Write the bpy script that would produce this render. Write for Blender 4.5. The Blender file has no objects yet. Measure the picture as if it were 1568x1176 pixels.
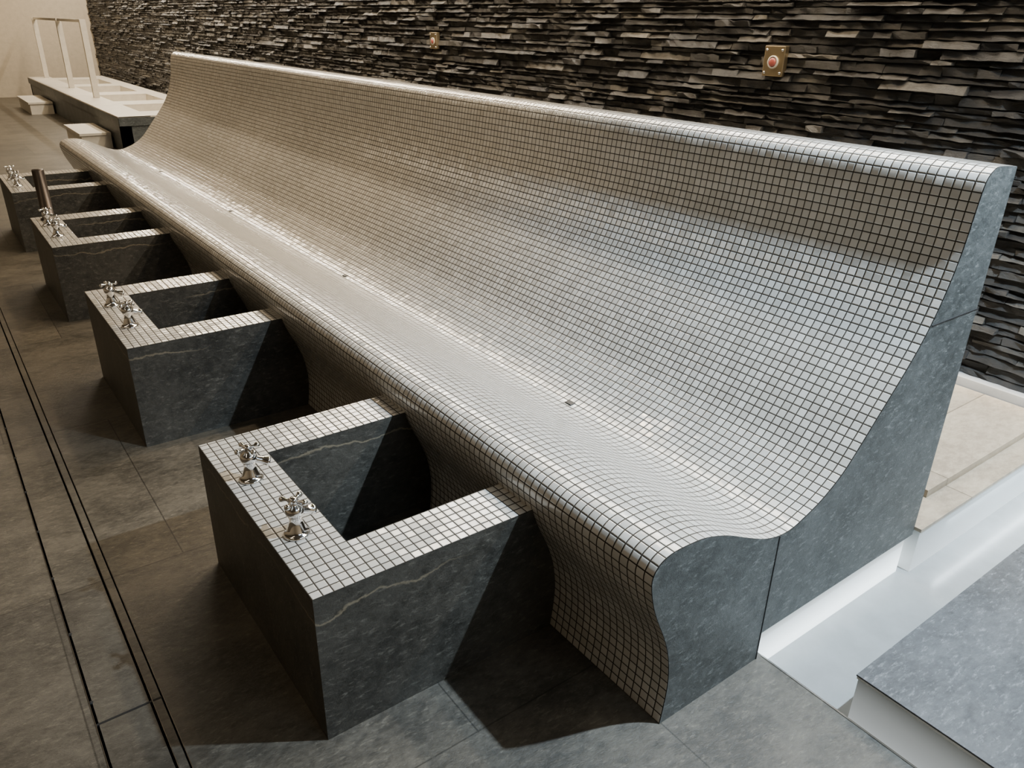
import bpy, bmesh, math, random
from mathutils import Vector, Matrix
from mathutils.geometry import tessellate_polygon
random.seed(7)
H=1.6
T=0.026   # mosaic pitch
# ------------------------------------------------------------------ helpers
def nt(name):
    m=bpy.data.materials.new(name); m.use_nodes=True
    n=m.node_tree; b=n.nodes['Principled BSDF']
    return m,n,b
def N(n,t,**k):
    x=n.nodes.new(t)
    for a,v in k.items(): setattr(x,a,v)
    return x
def math_(n,op,a,b=None,c=None):
    x=N(n,'ShaderNodeMath',operation=op)
    for i,v in enumerate((a,b,c)):
        if v is None: continue
        if isinstance(v,(int,float)): x.inputs[i].default_value=v
        else: n.links.new(v,x.inputs[i])
    return x.outputs[0]
def ramp(n,fac,stops):
    r=N(n,'ShaderNodeValToRGB')
    e=r.color_ramp.elements
    while len(e)<len(stops): e.new(0.5)
    for i,(p,c) in enumerate(stops):
        e[i].position=p; e[i].color=(*c,1)
    n.links.new(fac,r.inputs[0]); return r.outputs[0]
def noise(n,vec,scale,detail=4,rough=.6):
    x=N(n,'ShaderNodeTexNoise'); x.inputs['Scale'].default_value=scale
    x.inputs['Detail'].default_value=detail; x.inputs['Roughness'].default_value=rough
    n.links.new(vec,x.inputs['Vector']); return x.outputs['Fac']
def simple(name,col,rough=.5,metal=0.,bump=0,bscale=200):
    m,n,b=nt(name)
    b.inputs['Base Color'].default_value=(*col,1)
    b.inputs['Roughness'].default_value=rough; b.inputs['Metallic'].default_value=metal
    tc=N(n,'ShaderNodeTexCoord')
    f=noise(n,tc.outputs['Object'],bscale if bump else 12,3)
    c=ramp(n,f,[(.3,tuple(x*.92 for x in col)),(.7,tuple(min(1,x*1.06) for x in col))])
    n.links.new(c,b.inputs['Base Color'])
    if bump:
        bp=N(n,'ShaderNodeBump'); bp.inputs['Strength'].default_value=bump; bp.inputs['Distance'].default_value=.003
        n.links.new(f,bp.inputs['Height']); n.links.new(bp.outputs[0],b.inputs['Normal'])
    return m
# ------------------------------------------------------------------ materials
def mosaic_mat():
    m,n,b=nt('glass_mosaic')
    uv=N(n,'ShaderNodeTexCoord').outputs['UV']
    sp=N(n,'ShaderNodeSeparateXYZ'); n.links.new(uv,sp.inputs[0])
    fx=math_(n,'ABSOLUTE',math_(n,'SUBTRACT',math_(n,'FRACT',sp.outputs[0]),.5))
    fy=math_(n,'ABSOLUTE',math_(n,'SUBTRACT',math_(n,'FRACT',sp.outputs[1]),.5))
    d=math_(n,'MAXIMUM',fx,fy)           # 0 centre .5 edge
    mask=N(n,'ShaderNodeMapRange'); mask.inputs[1].default_value=.425; mask.inputs[2].default_value=.445
    mask.inputs[3].default_value=1; mask.inputs[4].default_value=0
    n.links.new(d,mask.inputs[0])
    fl=N(n,'ShaderNodeVectorMath',operation='FLOOR'); n.links.new(uv,fl.inputs[0])
    wn=N(n,'ShaderNodeTexWhiteNoise',noise_dimensions='2D'); n.links.new(fl.outputs[0],wn.inputs['Vector'])
    tile=ramp(n,wn.outputs['Value'],[(0,(.45,.432,.392)),(.5,(.50,.482,.44)),(1,(.56,.542,.50))])
    mx=N(n,'ShaderNodeMix',data_type='RGBA'); n.links.new(mask.outputs[0],mx.inputs[0])
    mx.inputs[6].default_value=(.034,.028,.021,1); n.links.new(tile,mx.inputs[7])
    n.links.new(mx.outputs[2],b.inputs['Base Color'])
    rr=math_(n,'MULTIPLY_ADD',mask.outputs[0],-.60,.8)
    n.links.new(rr,b.inputs['Roughness'])
    n.links.new(math_(n,'MULTIPLY_ADD',mask.outputs[0],.8,.15),b.inputs['Specular IOR Level'])
    n.links.new(math_(n,'MULTIPLY',mask.outputs[0],.8),b.inputs['Coat Weight'])
    b.inputs['Coat Roughness'].default_value=.16; b.inputs['Coat IOR'].default_value=1.6
    g=N(n,'ShaderNodeNewGeometry')
    s1=N(n,'ShaderNodeVectorMath',operation='SUBTRACT'); n.links.new(wn.outputs['Color'],s1.inputs[0]); s1.inputs[1].default_value=(.5,.5,.5)
    s2=N(n,'ShaderNodeVectorMath',operation='SCALE'); n.links.new(s1.outputs[0],s2.inputs[0]); s2.inputs['Scale'].default_value=.07
    s3=N(n,'ShaderNodeVectorMath',operation='ADD'); n.links.new(g.outputs['Normal'],s3.inputs[0]); n.links.new(s2.outputs[0],s3.inputs[1])
    s4=N(n,'ShaderNodeVectorMath',operation='NORMALIZE'); n.links.new(s3.outputs[0],s4.inputs[0])
    hgt=N(n,'ShaderNodeMapRange',interpolation_type='SMOOTHSTEP'); hgt.inputs[1].default_value=.36; hgt.inputs[2].default_value=.46
    hgt.inputs[3].default_value=1; hgt.inputs[4].default_value=0; n.links.new(d,hgt.inputs[0])
    bp=N(n,'ShaderNodeBump'); bp.inputs['Strength'].default_value=.5; bp.inputs['Distance'].default_value=.0015
    n.links.new(hgt.outputs[0],bp.inputs['Height']); n.links.new(s4.outputs[0],bp.inputs['Normal'])
    n.links.new(bp.outputs[0],b.inputs['Normal']); n.links.new(bp.outputs[0],b.inputs['Coat Normal'])
    return m
def slate_mat(name,c0,c1,rough=.5,vein=None,joints=None,bump=.6,fleck=1.0):
    m,n,b=nt(name)
    tc=N(n,'ShaderNodeTexCoord').outputs['Object']
    mp=N(n,'ShaderNodeMapping'); n.links.new(tc,mp.inputs[0]); mp.inputs['Rotation'].default_value=(.5,.3,.6); mp.inputs['Scale'].default_value=(1,1.7,1.2)
    f1=noise(n,mp.outputs[0],3.2,8,.7); f2=noise(n,mp.outputs[0],30,8,.8)
    f=math_(n,'ADD',math_(n,'MULTIPLY',f1,.5),math_(n,'MULTIPLY',f2,.5))
    c=ramp(n,f,[(.42,c0),(.58,c1)])
    # fine pale streaky flecks
    mp3=N(n,'ShaderNodeMapping'); n.links.new(tc,mp3.inputs[0]); mp3.inputs['Rotation'].default_value=(.6,.7,.7); mp3.inputs['Scale'].default_value=(1,3.0,2.6)
    f3=noise(n,mp3.outputs[0],30,7,.8)
    fm=N(n,'ShaderNodeMapRange'); fm.inputs[1].default_value=.54; fm.inputs[2].default_value=.70; fm.inputs[3].default_value=0; fm.inputs[4].default_value=.85*fleck
    n.links.new(f3,fm.inputs[0])
    mxf=N(n,'ShaderNodeMix',data_type='RGBA'); n.links.new(fm.outputs[0],mxf.inputs[0]); n.links.new(c,mxf.inputs[6]); mxf.inputs[7].default_value=(*[min(1,x*2.6) for x in c1],1)
    c=mxf.outputs[2]
    if vein:
        sp=N(n,'ShaderNodeSeparateXYZ'); n.links.new(tc,sp.inputs[0])
        nz=noise(n,tc,4.5,6,.55)
        h=math_(n,'ADD',math_(n,'SUBTRACT',sp.outputs[2],vein),math_(n,'MULTIPLY',math_(n,'SUBTRACT',nz,.5),.14))
        a=math_(n,'ABSOLUTE',h)
        vm=N(n,'ShaderNodeMapRange'); vm.inputs[1].default_value=.0008; vm.inputs[2].default_value=.0045; vm.inputs[3].default_value=.6; vm.inputs[4].default_value=0
        n.links.new(a,vm.inputs[0])
        msk=N(n,'ShaderNodeMapRange'); msk.inputs[1].default_value=.42; msk.inputs[2].default_value=.56
        n.links.new(noise(n,tc,1.7,2,.5),msk.inputs[0])
        mx=N(n,'ShaderNodeMix',data_type='RGBA'); n.links.new(math_(n,'MULTIPLY',vm.outputs[0],msk.outputs[0]),mx.inputs[0]); n.links.new(c,mx.inputs[6]); mx.inputs[7].default_value=(.30,.25,.17,1)
        c=mx.outputs[2]
    if joints:
        w_,h_,off=joints
        br=N(n,'ShaderNodeTexBrick'); br.offset=off; br.inputs['Scale'].default_value=1; br.inputs['Mortar Size'].default_value=.0022
        br.inputs['Brick Width'].default_value=w_; br.inputs['Row Height'].default_value=h_; br.inputs['Mortar Smooth'].default_value=.1
        br.inputs['Color1'].default_value=(.78,.78,.78,1); br.inputs['Color2'].default_value=(1.12,1.1,1.06,1); br.inputs['Mortar'].default_value=(.35,.34,.32,1)
        n.links.new(tc,br.inputs['Vector'])
        mx=N(n,'ShaderNodeMix',data_type='RGBA',blend_type='MULTIPLY'); mx.inputs[0].default_value=1
        n.links.new(c,mx.inputs[6]); n.links.new(br.outputs['Color'],mx.inputs[7]); c=mx.outputs[2]
    n.links.new(c,b.inputs['Base Color'])
    n.links.new(math_(n,'MULTIPLY_ADD',f2,.25,rough-.12),b.inputs['Roughness'])
    bp=N(n,'ShaderNodeBump'); bp.inputs['Strength'].default_value=bump; bp.inputs['Distance'].default_value=.006
    n.links.new(f2,bp.inputs['Height']); n.links.new(bp.outputs[0],b.inputs['Normal'])
    return m
zt=.27*H; xf=.292*H
MOS=mosaic_mat()
SLATE=slate_mat('slate_dark',(.023,.022,.018),(.064,.060,.050),.46,zt-.05)
SL2=slate_mat('slate_end_panel',(.040,.044,.042),(.096,.103,.099),.48)
FLOOR=slate_mat('slate_floor',(.043,.038,.029),(.116,.102,.079),.44,None,(.78,1.15,.5),.5,.6)
PLAT=slate_mat('slate_platform',(.050,.053,.055),(.120,.126,.130),.42,None,(1.0,1.0,.5))
PALE=slate_mat('limestone',(.24,.20,.15),(.38,.325,.245),.4,None,(.9,.62,.5),.15,.1)
WHITE=simple('pale_stone',(.40,.40,.39),.35)
CHAN=simple('channel_floor',(.26,.27,.265),.2)
CREAM=simple('cream_stone',(.6,.55,.46),.5)
PLASTER=simple('beige_plaster',(.5,.43,.33),.9)
CEIL=simple('ceiling_plaster',(.26,.235,.19),.9)
CHROME=simple('chrome',(.82,.82,.82),.08,1.)
BRONZE=simple('dark_bronze',(.07,.055,.045),.35,.8)
BRASS=simple('brass',(.42,.33,.2),.42,1.)
RED=simple('red_plastic',(.42,.10,.08),.4)
BLACK=simple('black_gap',(.008,.008,.008),.8)
HOLE=simple('drain_hole',(.03,.028,.025),.6)
STEEL=simple('brushed_steel',(.6,.59,.57),.25,1.)
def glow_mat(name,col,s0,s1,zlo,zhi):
    # frosted panel, LED glow put into the emission: brighter low, fading upward
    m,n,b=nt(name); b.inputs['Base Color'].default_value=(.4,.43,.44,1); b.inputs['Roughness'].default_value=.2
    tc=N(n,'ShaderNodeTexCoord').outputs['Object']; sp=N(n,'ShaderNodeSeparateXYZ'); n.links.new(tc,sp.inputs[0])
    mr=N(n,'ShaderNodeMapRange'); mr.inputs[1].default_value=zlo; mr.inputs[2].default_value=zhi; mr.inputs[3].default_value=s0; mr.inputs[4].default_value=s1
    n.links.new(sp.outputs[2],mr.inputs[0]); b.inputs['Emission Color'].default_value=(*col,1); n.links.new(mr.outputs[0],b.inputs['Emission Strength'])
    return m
GLOW=glow_mat('emissive_acrylic',(.80,.90,.92),3.2,.30,-.03,.08)
GLOW2=glow_mat('emissive_pale_face',(.84,.90,.90),.6,.05,-.06,.10)  # lit look of the pale platform and walkway faces put into emission
def stack_mat():
    m,n,b=nt('split_face_slate')
    tc=N(n,'ShaderNodeTexCoord').outputs['Object']
    g=N(n,'ShaderNodeNewGeometry')
    f1=noise(n,tc,9,6,.65)
    mp=N(n,'ShaderNodeMapping'); n.links.new(tc,mp.inputs[0]); mp.inputs['Scale'].default_value=(1,.6,1.6)
    f2=noise(n,mp.outputs[0],38,7,.8)
    base=ramp(n,g.outputs['Random Per Island'],[(0,(.042,.040,.039)),(.55,(.072,.069,.065)),(.85,(.112,.105,.095)),(1,(.20,.185,.16))])
    mul=ramp(n,f1,[(.3,(.5,.5,.5)),(.7,(1.45,1.41,1.34))])
    mx=N(n,'ShaderNodeMix',data_type='RGBA',blend_type='MULTIPLY'); mx.inputs[0].default_value=1
    n.links.new(base,mx.inputs[6]); n.links.new(mul,mx.inputs[7]); n.links.new(mx.outputs[2],b.inputs['Base Color'])
    b.inputs['Roughness'].default_value=.42
    bp=N(n,'ShaderNodeBump'); bp.inputs['Strength'].default_value=1.; bp.inputs['Distance'].default_value=.022
    n.links.new(f2,bp.inputs['Height']); n.links.new(bp.outputs[0],b.inputs['Normal'])
    return m
STACK=stack_mat()
# ------------------------------------------------------------------ mesh building
def finish(name,bm,mats,smooth=False,parent=None,recalc=True):
    if recalc: bmesh.ops.recalc_face_normals(bm,faces=bm.faces)
    me=bpy.data.meshes.new(name); bm.to_mesh(me); bm.free()
    for m in mats: me.materials.append(m)
    if smooth:
        for p in me.polygons: p.use_smooth=True
    o=bpy.data.objects.new(name,me); bpy.context.collection.objects.link(o)
    if parent: o.parent=parent
    return o
def empty(name,loc=(0,0,0)):
    e=bpy.data.objects.new(name,None); e.location=loc; e.empty_display_size=.1
    bpy.context.collection.objects.link(e); return e
def addbox(bm,x0,x1,y0,y1,z0,z1,mi=0,top=None):
    v=[bm.verts.new(p) for p in ((x0,y0,z0),(x1,y0,z0),(x1,y1,z0),(x0,y1,z0),(x0,y0,z1),(x1,y0,z1),(x1,y1,z1),(x0,y1,z1))]
    fs=[(3,2,1,0),(4,5,6,7),(0,1,5,4),(1,2,6,5),(2,3,7,6),(3,0,4,7)]
    for i,f in enumerate(fs):
        F=bm.faces.new([v[j] for j in f]); F.material_index=top if (i==1 and top is not None) else mi
def box(name,*a,mats=(None,),parent=None,bevel=0,top=None):
    bm=bmesh.new(); addbox(bm,*a,top=top); o=finish(name,bm,mats,parent=parent)
    if bevel:
        md=o.modifiers.new('b','BEVEL'); md.width=bevel; md.segments=2
    return o
def lathe(bm,prof,mat=Matrix.Identity(4),seg=24,mi=0):
    rings=[]
    for r,z in prof:
        if r<1e-6: rings.append([bm.verts.new(mat@Vector((0,0,z)))])
        else: rings.append([bm.verts.new(mat@Vector((r*math.cos(2*math.pi*i/seg),r*math.sin(2*math.pi*i/seg),z))) for i in range(seg)])
    for a,b in zip(rings,rings[1:]):
        for i in range(seg):
            j=(i+1)%seg
            if len(a)==1 and len(b)==1: continue
            if len(a)==1: f=bm.faces.new((a[0],b[i],b[j]))
            elif len(b)==1: f=bm.faces.new((a[i],a[j],b[0]))
            else: f=bm.faces.new((a[i],a[j],b[j],b[i]))
            f.material_index=mi; f.smooth=True
def par(o,p): o.parent=p; o.matrix_parent_inverse=Matrix.Translation(-p.location); return o
def prism(bm,poly,y0,y1,skip=()):
    """closed prism of an x/z polygon, robustly tessellated caps"""
    A=[bm.verts.new((x,y0,z)) for x,z in poly]; B=[bm.verts.new((x,y1,z)) for x,z in poly]
    tris=tessellate_polygon([[Vector((x,z,0)) for x,z in poly]])
    for t in tris:
        try:
            bm.faces.new([A[i] for i in t]); bm.faces.new([B[i] for i in reversed(t)])
        except ValueError: pass
    n=len(poly)
    for i in range(n):
        if i in skip: continue
        j=(i+1)%n; bm.faces.new((A[j],A[i],B[i],B[j]))
# ------------------------------------------------------------------ BENCH
ctrl=[(.728,0),(.734,.045),(.7355,.0895),(.728,.14),(.7125,.185),(.694,.225),(.680,.262),(.672,.30),(.6765,.320),(.690,.3335),(.712,.3395),(.745,.3395),(.781,.335),(.83,.318),(.886,.290),(.93,.270),(.968,.2605),(1.0,.261),(1.030,.270),(1.075,.289),(1.123,.322),(1.16,.362),(1.198,.408),(1.236,.453),(1.273,.500),(1.300,.542),(1.321,.585),(1.338,.632),(1.350,.680),(1.357,.73),(1.364,.772),(1.372,.790),(1.386,.800),(1.40,.8035),(1.43,.802),(1.463,.799)]
ctrl=[(a*H,b*H) for a,b in ctrl]
def catmull(P,k=4):
    out=[]
    for i in range(len(P)-1):
        p0=P[max(i-1,0)];p1=P[i];p2=P[i+1];p3=P[min(i+2,len(P)-1)]
        for j in range(k):
            t=j/k
            out.append(tuple(.5*((2*p1[c])+(-p0[c]+p2[c])*t+(2*p0[c]-5*p1[c]+4*p2[c]-p3[c])*t*t+(-p0[c]+3*p1[c]-3*p2[c]+p3[c])*t**3) for c in (0,1)))
    out.append(P[-1]); return out
prof=catmull(ctrl,4)
Y0=.565*H; Y1=5.32*H
bench=empty('mosaic_bench',(1.1*H,Y0,0))
bm=bmesh.new(); uvl=bm.loops.layers.uv.new('UVMap')
s=[0]
for a,b in zip(prof,prof[1:]): s.append(s[-1]+math.dist(a,b))
ny=40
ys=[Y0+(Y1-Y0)*i/ny for i in range(ny+1)]
grid=[[bm.verts.new((x,y,z)) for (x,z) in prof] for y in ys]
for i in range(ny):
    for j in range(len(prof)-1):
        f=bm.faces.new((grid[i][j],grid[i][j+1],grid[i+1][j+1],grid[i+1][j])); f.smooth=True
        for l,(ii,jj) in zip(f.loops,((i,j),(i,j+1),(i+1,j+1),(i+1,j))):
            l[uvl].uv=((ys[ii]-Y0)/T+.001,s[jj]/T)
surf=finish('mosaic_surface',bm,[MOS],recalc=False)
seatpoly=[p for p in surf.data.polygons if abs(p.center.z-.335*H)<.03 and p.center.x<.85*H][0]
if seatpoly.normal.z<0: surf.data.flip_normals()
par(surf,bench)
back=1.465*H; zb=.057*H
ks=16*4   # index of valley control point
xv=prof[ks][0]
front=prof[:ks+1]+[(xv,0)]
rear=[(xv,zb)]+prof[ks:]+[(back,.797*H),(back,zb)]
bm=bmesh.new()
nf=len(front); prism(bm,front,Y0-.001,Y1+.001,skip=set(range(ks)))
nr=len(rear); prism(bm,rear,Y0-.001,Y1+.001,skip=set(range(1,nr-3)))
par(finish('end_panels',bm,[SL2],recalc=False),bench)
bm=bmesh.new()
addbox(bm,xv-.0015,xv+.0015,Y0-.0025,Y0-.0005,.0,.2595*H)
addbox(bm,1.307*H,back,Y0-.0025,Y0-.0005,.548*H,.548*H+.003)
par(finish('panel_joints',bm,[BLACK]),bench)
par(box('emissive_plinth',.97*H,1.455*H,Y0+.012,Y1-.05,-.06,zb-.001,mats=[GLOW]),bench)
for i,yy in enumerate((1.122,2.225,3.32,4.42)):
    par(box('seat_drain_%d'%(i+1),.993*H,1.007*H,yy*H-.015,yy*H+.015,.260*H,.2630*H,mats=[HOLE]),bench)
# ------------------------------------------------------------------ FOOT TUBS
under=[p for p in prof if p[1]<=.27*H and p[0]<.75*H][:30]
def tub(yc):
    e=empty('foot_bath_tub',(xf,yc,0)); w=.263*H; aw=6*T
    bm=bmesh.new()
    xe=under[-1][0]
    prof_=[(xf+aw,0)]+[(x-.001,z) for x,z in under if z<zt]+[(xe-.002,zt-.0005),(xf+aw,zt-.0005)]
    for (a,b) in ((yc-w,yc-w+aw),(yc+w-aw,yc+w)): prism(bm,prof_,a,b)
    addbox(bm,xf,xf+aw,yc-w,yc+w,0,zt-.0005)
    addbox(bm,xf+aw,.70*H,yc-w+aw,yc+w-aw,0,.05)
    par(finish('slate_body',bm,[SLATE]),e)
    bm=bmesh.new(); uvl=bm.loops.layers.uv.new('UVMap')
    z=zt+.001
    for x0,x1,y0,y1 in ((xf,xf+aw,yc-w,yc+w),(xf+aw,xe+.004,yc-w,yc-w+aw),(xf+aw,xe+.004,yc+w-aw,yc+w)):
        f=bm.faces.new([bm.verts.new(p) for p in ((x0,y0,z),(x1,y0,z),(x1,y1,z),(x0,y1,z))])
        for l in f.loops: l[uvl].uv=((l.vert.co.x-xf)/T,(l.vert.co.y-(yc-w))/T)
    par(finish('mosaic_rim',bm,[MOS],recalc=False),e)
    return e
def tap(x,y,rot=0):
    bm=bmesh.new()
    lathe(bm,[(0,0),(.030,0),(.031,.004),(.028,.008),(.024,.010),(.021,.018),(.016,.034),(.0135,.046),(.016,.050),(.016,.054),(.020,.058),(.022,.068),(.019,.078),(.011,.083),(.009,.090),(.0105,.097),(.007,.102),(0,.103)])
    for k in range(4):
        M=Matrix.Translation((0,0,.093))@Matrix.Rotation(math.pi/2*k+.5,4,'Z')@Matrix.Rotation(math.pi/2,4,'Y')
        lathe(bm,[(.004,.004),(.004,.020),(.0065,.023),(.0075,.028),(.005,.033),(0,.034)],M,10)
    M=Matrix.Translation((0,0,.066))@Matrix.Rotation(math.radians(112),4,'Y')
    lathe(bm,[(.011,.008),(.010,.030),(.0115,.044),(.013,.046),(.013,.052),(.009,.053),(0,.050)],M,16)
    o=finish('chrome_tap',bm,[CHROME]); o.location=(x,y,zt+.001); o.rotation_euler=(0,0,rot); o.scale=(1.1,1.1,1.05)
    return o
for k in range(4):
    yc=(1.1015+1.097*k)*H
    tub(yc)
    tap(.335*H,yc-.105*H,.2); tap(.333*H,yc+.092*H,-.3)
bm=bmesh.new()
lathe(bm,[(0,0),(.045,0),(.045,.008),(.034,.010),(.034,.30),(.030,.305),(0,.305)])
o=finish('bronze_standpipe',bm,[BRONZE]); o.location=(.350*H,(1.1015+2*1.097+.205)*H,zt+.001)
# ------------------------------------------------------------------ FLOOR / PLATFORMS
WX=2.27*H
xe=.984*H
FY=20.0
bm=bmesh.new()
sx0,sx1,sx2,sx3=.012*H,.022*H,.090*H,.100*H
sl=.006
addbox(bm,-4,sx0,-3,FY,-.1,0); addbox(bm,sx0+sl,sx2,-3,FY,-.1,-.0); addbox(bm,sx2+sl,sx2+.028,-3,FY,-.1,0)
addbox(bm,sx2+.028+.004,xe,-3,FY,-.1,0)
addbox(bm,xe,WX,Y1+.02,FY,-.1,0)
finish('floor',bm,[FLOOR])
bm=bmesh.new()
addbox(bm,sx0-.01,sx2+.05,-3,FY,-.12,-.1)
addbox(bm,sx0,sx2+.03,1.07*H,1.07*H+.006,-.02,.0008)
for i in range(60):
    lathe(bm,[(0,-.004),(.006,-.004),(.006,.001),(0,.0015)],Matrix.Translation((sx0+.003,.3+.3*i,0)),8)
finish('slot_drain',bm,[BLACK])
bm=bmesh.new()
addbox(bm,sx0-.002,sx0,-3,FY,-.02,.0012); addbox(bm,sx2+.006,sx2+.008,-3,FY,-.02,.0012); addbox(bm,sx2+.032,sx2+.034,-3,FY,-.02,.0012)
addbox(bm,xe-.005,xe,-3,Y0-.002,-.05,.002); addbox(bm,xe+.010,xe+.013,-3,Y0-.002,-.06,-.055)
finish('drain_edge_trim',bm,[STEEL])
box('floor_channel',xe,WX-.08,-3,Y1+.02,-.09,-.06,mats=[CHAN])
pz=.071*H
PX=WX-.08
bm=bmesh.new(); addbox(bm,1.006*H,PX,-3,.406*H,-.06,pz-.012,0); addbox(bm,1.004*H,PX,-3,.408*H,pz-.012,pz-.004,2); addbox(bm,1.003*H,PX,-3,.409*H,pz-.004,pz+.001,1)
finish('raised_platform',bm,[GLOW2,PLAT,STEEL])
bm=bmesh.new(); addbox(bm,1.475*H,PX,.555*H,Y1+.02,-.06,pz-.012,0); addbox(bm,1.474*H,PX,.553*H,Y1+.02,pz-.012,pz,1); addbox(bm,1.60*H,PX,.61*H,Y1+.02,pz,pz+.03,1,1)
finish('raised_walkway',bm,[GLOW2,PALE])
# ------------------------------------------------------------------ WALLS
CZ=3.2
def stack_wall():
    bm=bmesh.new()
    z=pz+.07
    while z<CZ:
        h=random.uniform(.022,.046)
        vis=z<1.95
        y=.0-3+random.uniform(-.2,0)
        while y<FY:
            L=random.choice((random.uniform(.07,.20),random.uniform(.14,.42)))*(1 if y<13 else 1.5)
            d=random.choice((random.uniform(.005,.022),random.uniform(.008,.042)))
            seg=max(1,int(L/.04)) if vis else 1
            y2=min(y+L-random.uniform(.0,.004),FY)
            if y2<=y: break
            hh=h-random.uniform(.0,.004)
            tilt=random.uniform(-.004,.016)
            top=[];bot=[];tb=[];bb=[]
            for i in range(seg+1):
                yy=y+(y2-y)*i/seg
                j1=random.uniform(-.008,.008); j2=random.uniform(-.008,.008)
                top.append(bm.verts.new((WX-d-j1+tilt,yy,z+hh-random.uniform(0,.010))))
                bot.append(bm.verts.new((WX-d-j2-tilt,yy,z+random.uniform(0,.005))))
                tb.append(bm.verts.new((WX+.002,yy,z+hh))); bb.append(bm.verts.new((WX+.002,yy,z)))
            for i in range(seg):
                bm.faces.new((bot[i],top[i],top[i+1],bot[i+1]))
                bm.faces.new((top[i],tb[i],tb[i+1],top[i+1]))
                bm.faces.new((bot[i],bot[i+1],bb[i+1],bb[i]))
            bm.faces.new((bot[0],bb[0],tb[0],top[0])); bm.faces.new((bot[-1],top[-1],tb[-1],bb[-1]))
            y+=L
        z+=h
    addbox(bm,WX,WX+.1,-3,FY,-.1,CZ)
    return finish('wall_back',bm,[STACK],recalc=False)
stack_wall()
box('baseboard_back',WX-.075,WX,-3,FY,0,pz+.07,mats=[WHITE])
box('wall_far',-4,WX+.1,FY,FY+.1,-.1,CZ,mats=[PLASTER])
box('wall_left',-4.1,-4,-3.1,FY+.1,-.1,CZ,mats=[PLASTER])
box('wall_near',-4,WX+.1,-3.1,-3,-.1,CZ,mats=[PLASTER])
box('ceiling',-4.1,WX+.1,-3.1,FY+.1,CZ,CZ+.1,mats=[CEIL])
def plate(y,z,s):
    e=empty('emergency_call_button',(WX-.052,y,z))
    bm=bmesh.new(); addbox(bm,-.006,.03,-.052*s,.052*s,-.062*s,.062*s)
    o=finish('brass_plate',bm,[BRASS],parent=e); md=o.modifiers.new('b','BEVEL'); md.width=.004; md.segments=2
    M=Matrix.Translation((-.006,0,-.005))@Matrix.Rotation(-math.pi/2,4,'Y')
    bm=bmesh.new(); lathe(bm,[(0,0),(.027*s,0),(.027*s,.006),(.020*s,.008),(.020*s,.003)],M,28); finish('bezel',bm,[CREAM],parent=e)
    bm=bmesh.new(); lathe(bm,[(.018*s,.003),(.017*s,.010),(.010*s,.013),(0,.014)],M,28); finish('red_button',bm,[RED],parent=e)
    bm=bmesh.new()
    for dy in(-.040,.040):
        for dz in (.045,-.048): lathe(bm,[(.006*s,0),(.005*s,.004),(0,.005)],Matrix.Translation((-.006,dy*s,dz*s))@Matrix.Rotation(-math.pi/2,4,'Y'),10)
    finish('screws',bm,[STEEL],parent=e)
plate(1.64*H,.905*H,1.15); plate(3.70*H,.91*H,1.0)
# ------------------------------------------------------------------ far basin counter
e=empty('stone_basin_counter',(1.33*H,6.94*H,0))
bx0,bx1,by0,by1=1.33*H,2.16*H,6.94*H,11.9*H
bm=bmesh.new()
addbox(bm,bx0,bx0+.12,by0,by1,0,zt-.1); addbox(bm,bx1-.12,bx1,by0,by1,0,zt-.1); addbox(bm,bx0,bx1,by0,by0+.12,0,zt-.1); addbox(bm,bx0,bx1,by1-.12,by1,0,zt-.1)
par(finish('slate_base',bm,[SL2]),e)
bm=bmesh.new(); bm2=bmesh.new()
ys=[by0-.02+ (by1-by0-.2)*t for t in (0,.2,.42,.66,.9)]
for B,za,zb_ in ((bm,zt-.1,zt),(bm2,zt+.001,zt+.012)):
    addbox(B,bx0-.02,bx0+.36,by0-.02,by1,za,zb_); addbox(B,bx1-.25,bx1,by0,by1,za,zb_)
    for y in ys: addbox(B,bx0-.018,bx1-.002,y,y+.55,za+.001,zb_+.001)
par(finish('slate_frame',bm,[CREAM]),e)
addbox(bm2,bx0+.1,bx1-.1,by0+.1,by1-.1,0,.335)
par(finish('limestone_cap',bm2,[CREAM]),e)
bm=bmesh.new(); addbox(bm,bx0-.024,bx0-.02,by0-.024,by1,zt-.1,zt-.004); addbox(bm,bx0-.024,bx1,by0-.024,by0-.02,zt-.1,zt-.004)
par(finish('slate_fascia',bm,[SL2]),e)
e=empty('white_handrail',(1.5*H,8.7*H,zt))
bm=bmesh.new()
for y in (8.7,10.0,11.7): addbox(bm,1.5*H-.04,1.5*H+.04,y*H-.04,y*H+.04,zt+.014,.955*H)
addbox(bm,1.5*H-.02,1.5*H+.02,8.7*H,11.7*H,.955*H-.04,.955*H-.001)
par(finish('rail_frame',bm,[CREAM]),e)
for x0,y0,y1 in ((1.09,7.3,8.0),(1.09,10.2,11.1)):
    bm=bmesh.new(); addbox(bm,x0*H,1.31*H,y0*H,y1*H,0,.17,0,0); addbox(bm,x0*H-.02,1.31*H,y0*H-.02,y1*H+.02,.17,.20)
    o=finish('stone_step',bm,[CREAM])
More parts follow.
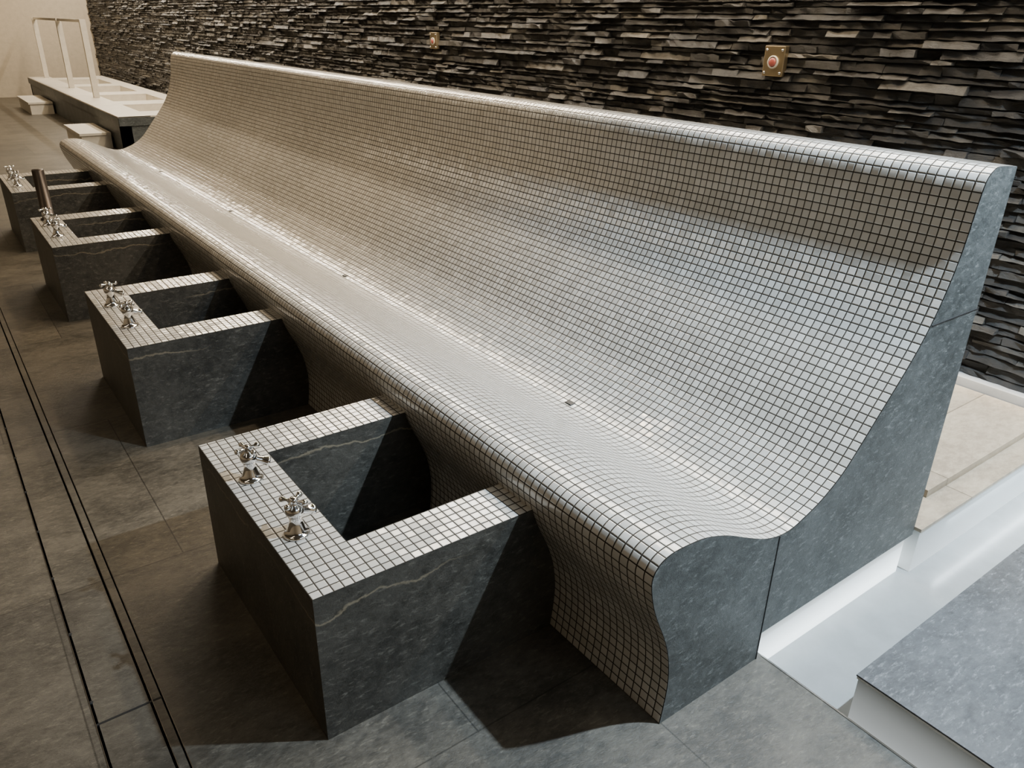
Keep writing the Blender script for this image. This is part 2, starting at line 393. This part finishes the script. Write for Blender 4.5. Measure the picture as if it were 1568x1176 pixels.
# ------------------------------------------------------------------ LIGHTS
RING=simple('lamp_ring',(.6,.6,.6),.4,.5)
def spot(x,y,power,col,size=100,blend=.5,r=.04,tx=None,ty=None,tz=0):
    e=empty('recessed_downlight',(x,y,CZ))
    bm=bmesh.new(); lathe(bm,[(.045,-.001),(.06,-.001),(.062,-.008),(.05,-.012),(.045,-.004)],seg=28); finish('trim_ring',bm,[RING],parent=e)
    l=bpy.data.lights.new('lamp','SPOT'); l.energy=power; l.color=col; l.spot_size=math.radians(size); l.spot_blend=blend; l.shadow_soft_size=r
    o=bpy.data.objects.new('lamp',l); bpy.context.collection.objects.link(o); o.parent=e; o.location=(0,0,-.02)
    tx=x if tx is None else tx; ty=y if ty is None else ty
    o.rotation_euler=Vector((tx-x,ty-y,tz-CZ)).to_track_quat('-Z','Y').to_euler()
def linear(name,x,y,z,sx,sy,p,rot,col=(.8,.92,1)):
    l=bpy.data.lights.new(name,'AREA'); l.shape='RECTANGLE'; l.size=sx; l.size_y=sy; l.energy=p; l.color=col
    o=bpy.data.objects.new(name,l); bpy.context.collection.objects.link(o); o.location=(x,y,z); o.rotation_euler=rot; return o
COOL=(.66,.83,1.0); WARM=(1.0,.78,.52)
spot(1.60*H,0.0,1350,COOL,80,.9,.03,1.40*H,.70*H,.3)
for y in (3.4,5.2,7.0,8.8): spot(2.05,y,150,WARM,80,.9,.05,1.45,y-.1,0)
linear('added_highlight_strip',2.85,9.5,CZ-.02,.10,18,340,(0,0,0),(1,.82,.58))  # added unseen strip: ambient light and long highlights on lip and valley
linear('aisle_fill_light',-1.6,6.0,CZ-.02,.15,12,40,(0,math.radians(-10),0),(1,.81,.56))  # added ambient fill over the aisle, no fixture known here
linear('cool_fill_panel',1.4,-1.6,CZ-.02,1.6,1.2,50,(math.radians(20),0,0),(.66,.83,1))  # added cool fill behind the camera for the bluish near end
linear('wall_wash_lamp',WX-.20,8.5,CZ-.03,.04,22,580,(0,math.radians(5),0),(1,.90,.75))
spot(.8,14,160,WARM,120,.7,.06); spot(.8,18,220,WARM,120,.7,.06,1.5,20,1)
linear('led_strip_channel',2.0*H,.406*H+.012,pz-.03,.5*H,.015,1.6,(math.radians(40),0,0))
linear('led_strip_walkway',1.9*H,.553*H-.01,pz-.03,.6*H,.015,1.5,(math.radians(-40),0,0))
linear('led_strip_wall_base',WX-.09,3.0,pz+.10,.02,4.5,4,(0,math.radians(20),0),(1,.85,.65))
w=bpy.data.worlds.new('world'); bpy.context.scene.world=w; w.use_nodes=True
w.node_tree.nodes['Background'].inputs[0].default_value=(.5,.42,.33,1); w.node_tree.nodes['Background'].inputs[1].default_value=.1
# ------------------------------------------------------------------ CAMERA
f=1190/1568
d1=Vector((-974,-573,1190)).normalized()
d2=Vector((1766,-518,1190)); d2=(d2-d2.dot(d1)*d1).normalized()
dn=d1.cross(d2)
right=Vector((d2.x,d1.x,-dn.x)); up=Vector((-d2.y,-d1.y,dn.y)); bk=Vector((-d2.z,-d1.z,dn.z))
M=Matrix(((right.x,up.x,bk.x,0),(right.y,up.y,bk.y,0),(right.z,up.z,bk.z,H),(0,0,0,1)))
cam=bpy.data.cameras.new('camera'); cam.sensor_width=36; cam.lens=36*f; cam.clip_start=.05
co=bpy.data.objects.new('camera',cam); bpy.context.collection.objects.link(co); co.matrix_world=M
bpy.context.scene.camera=co
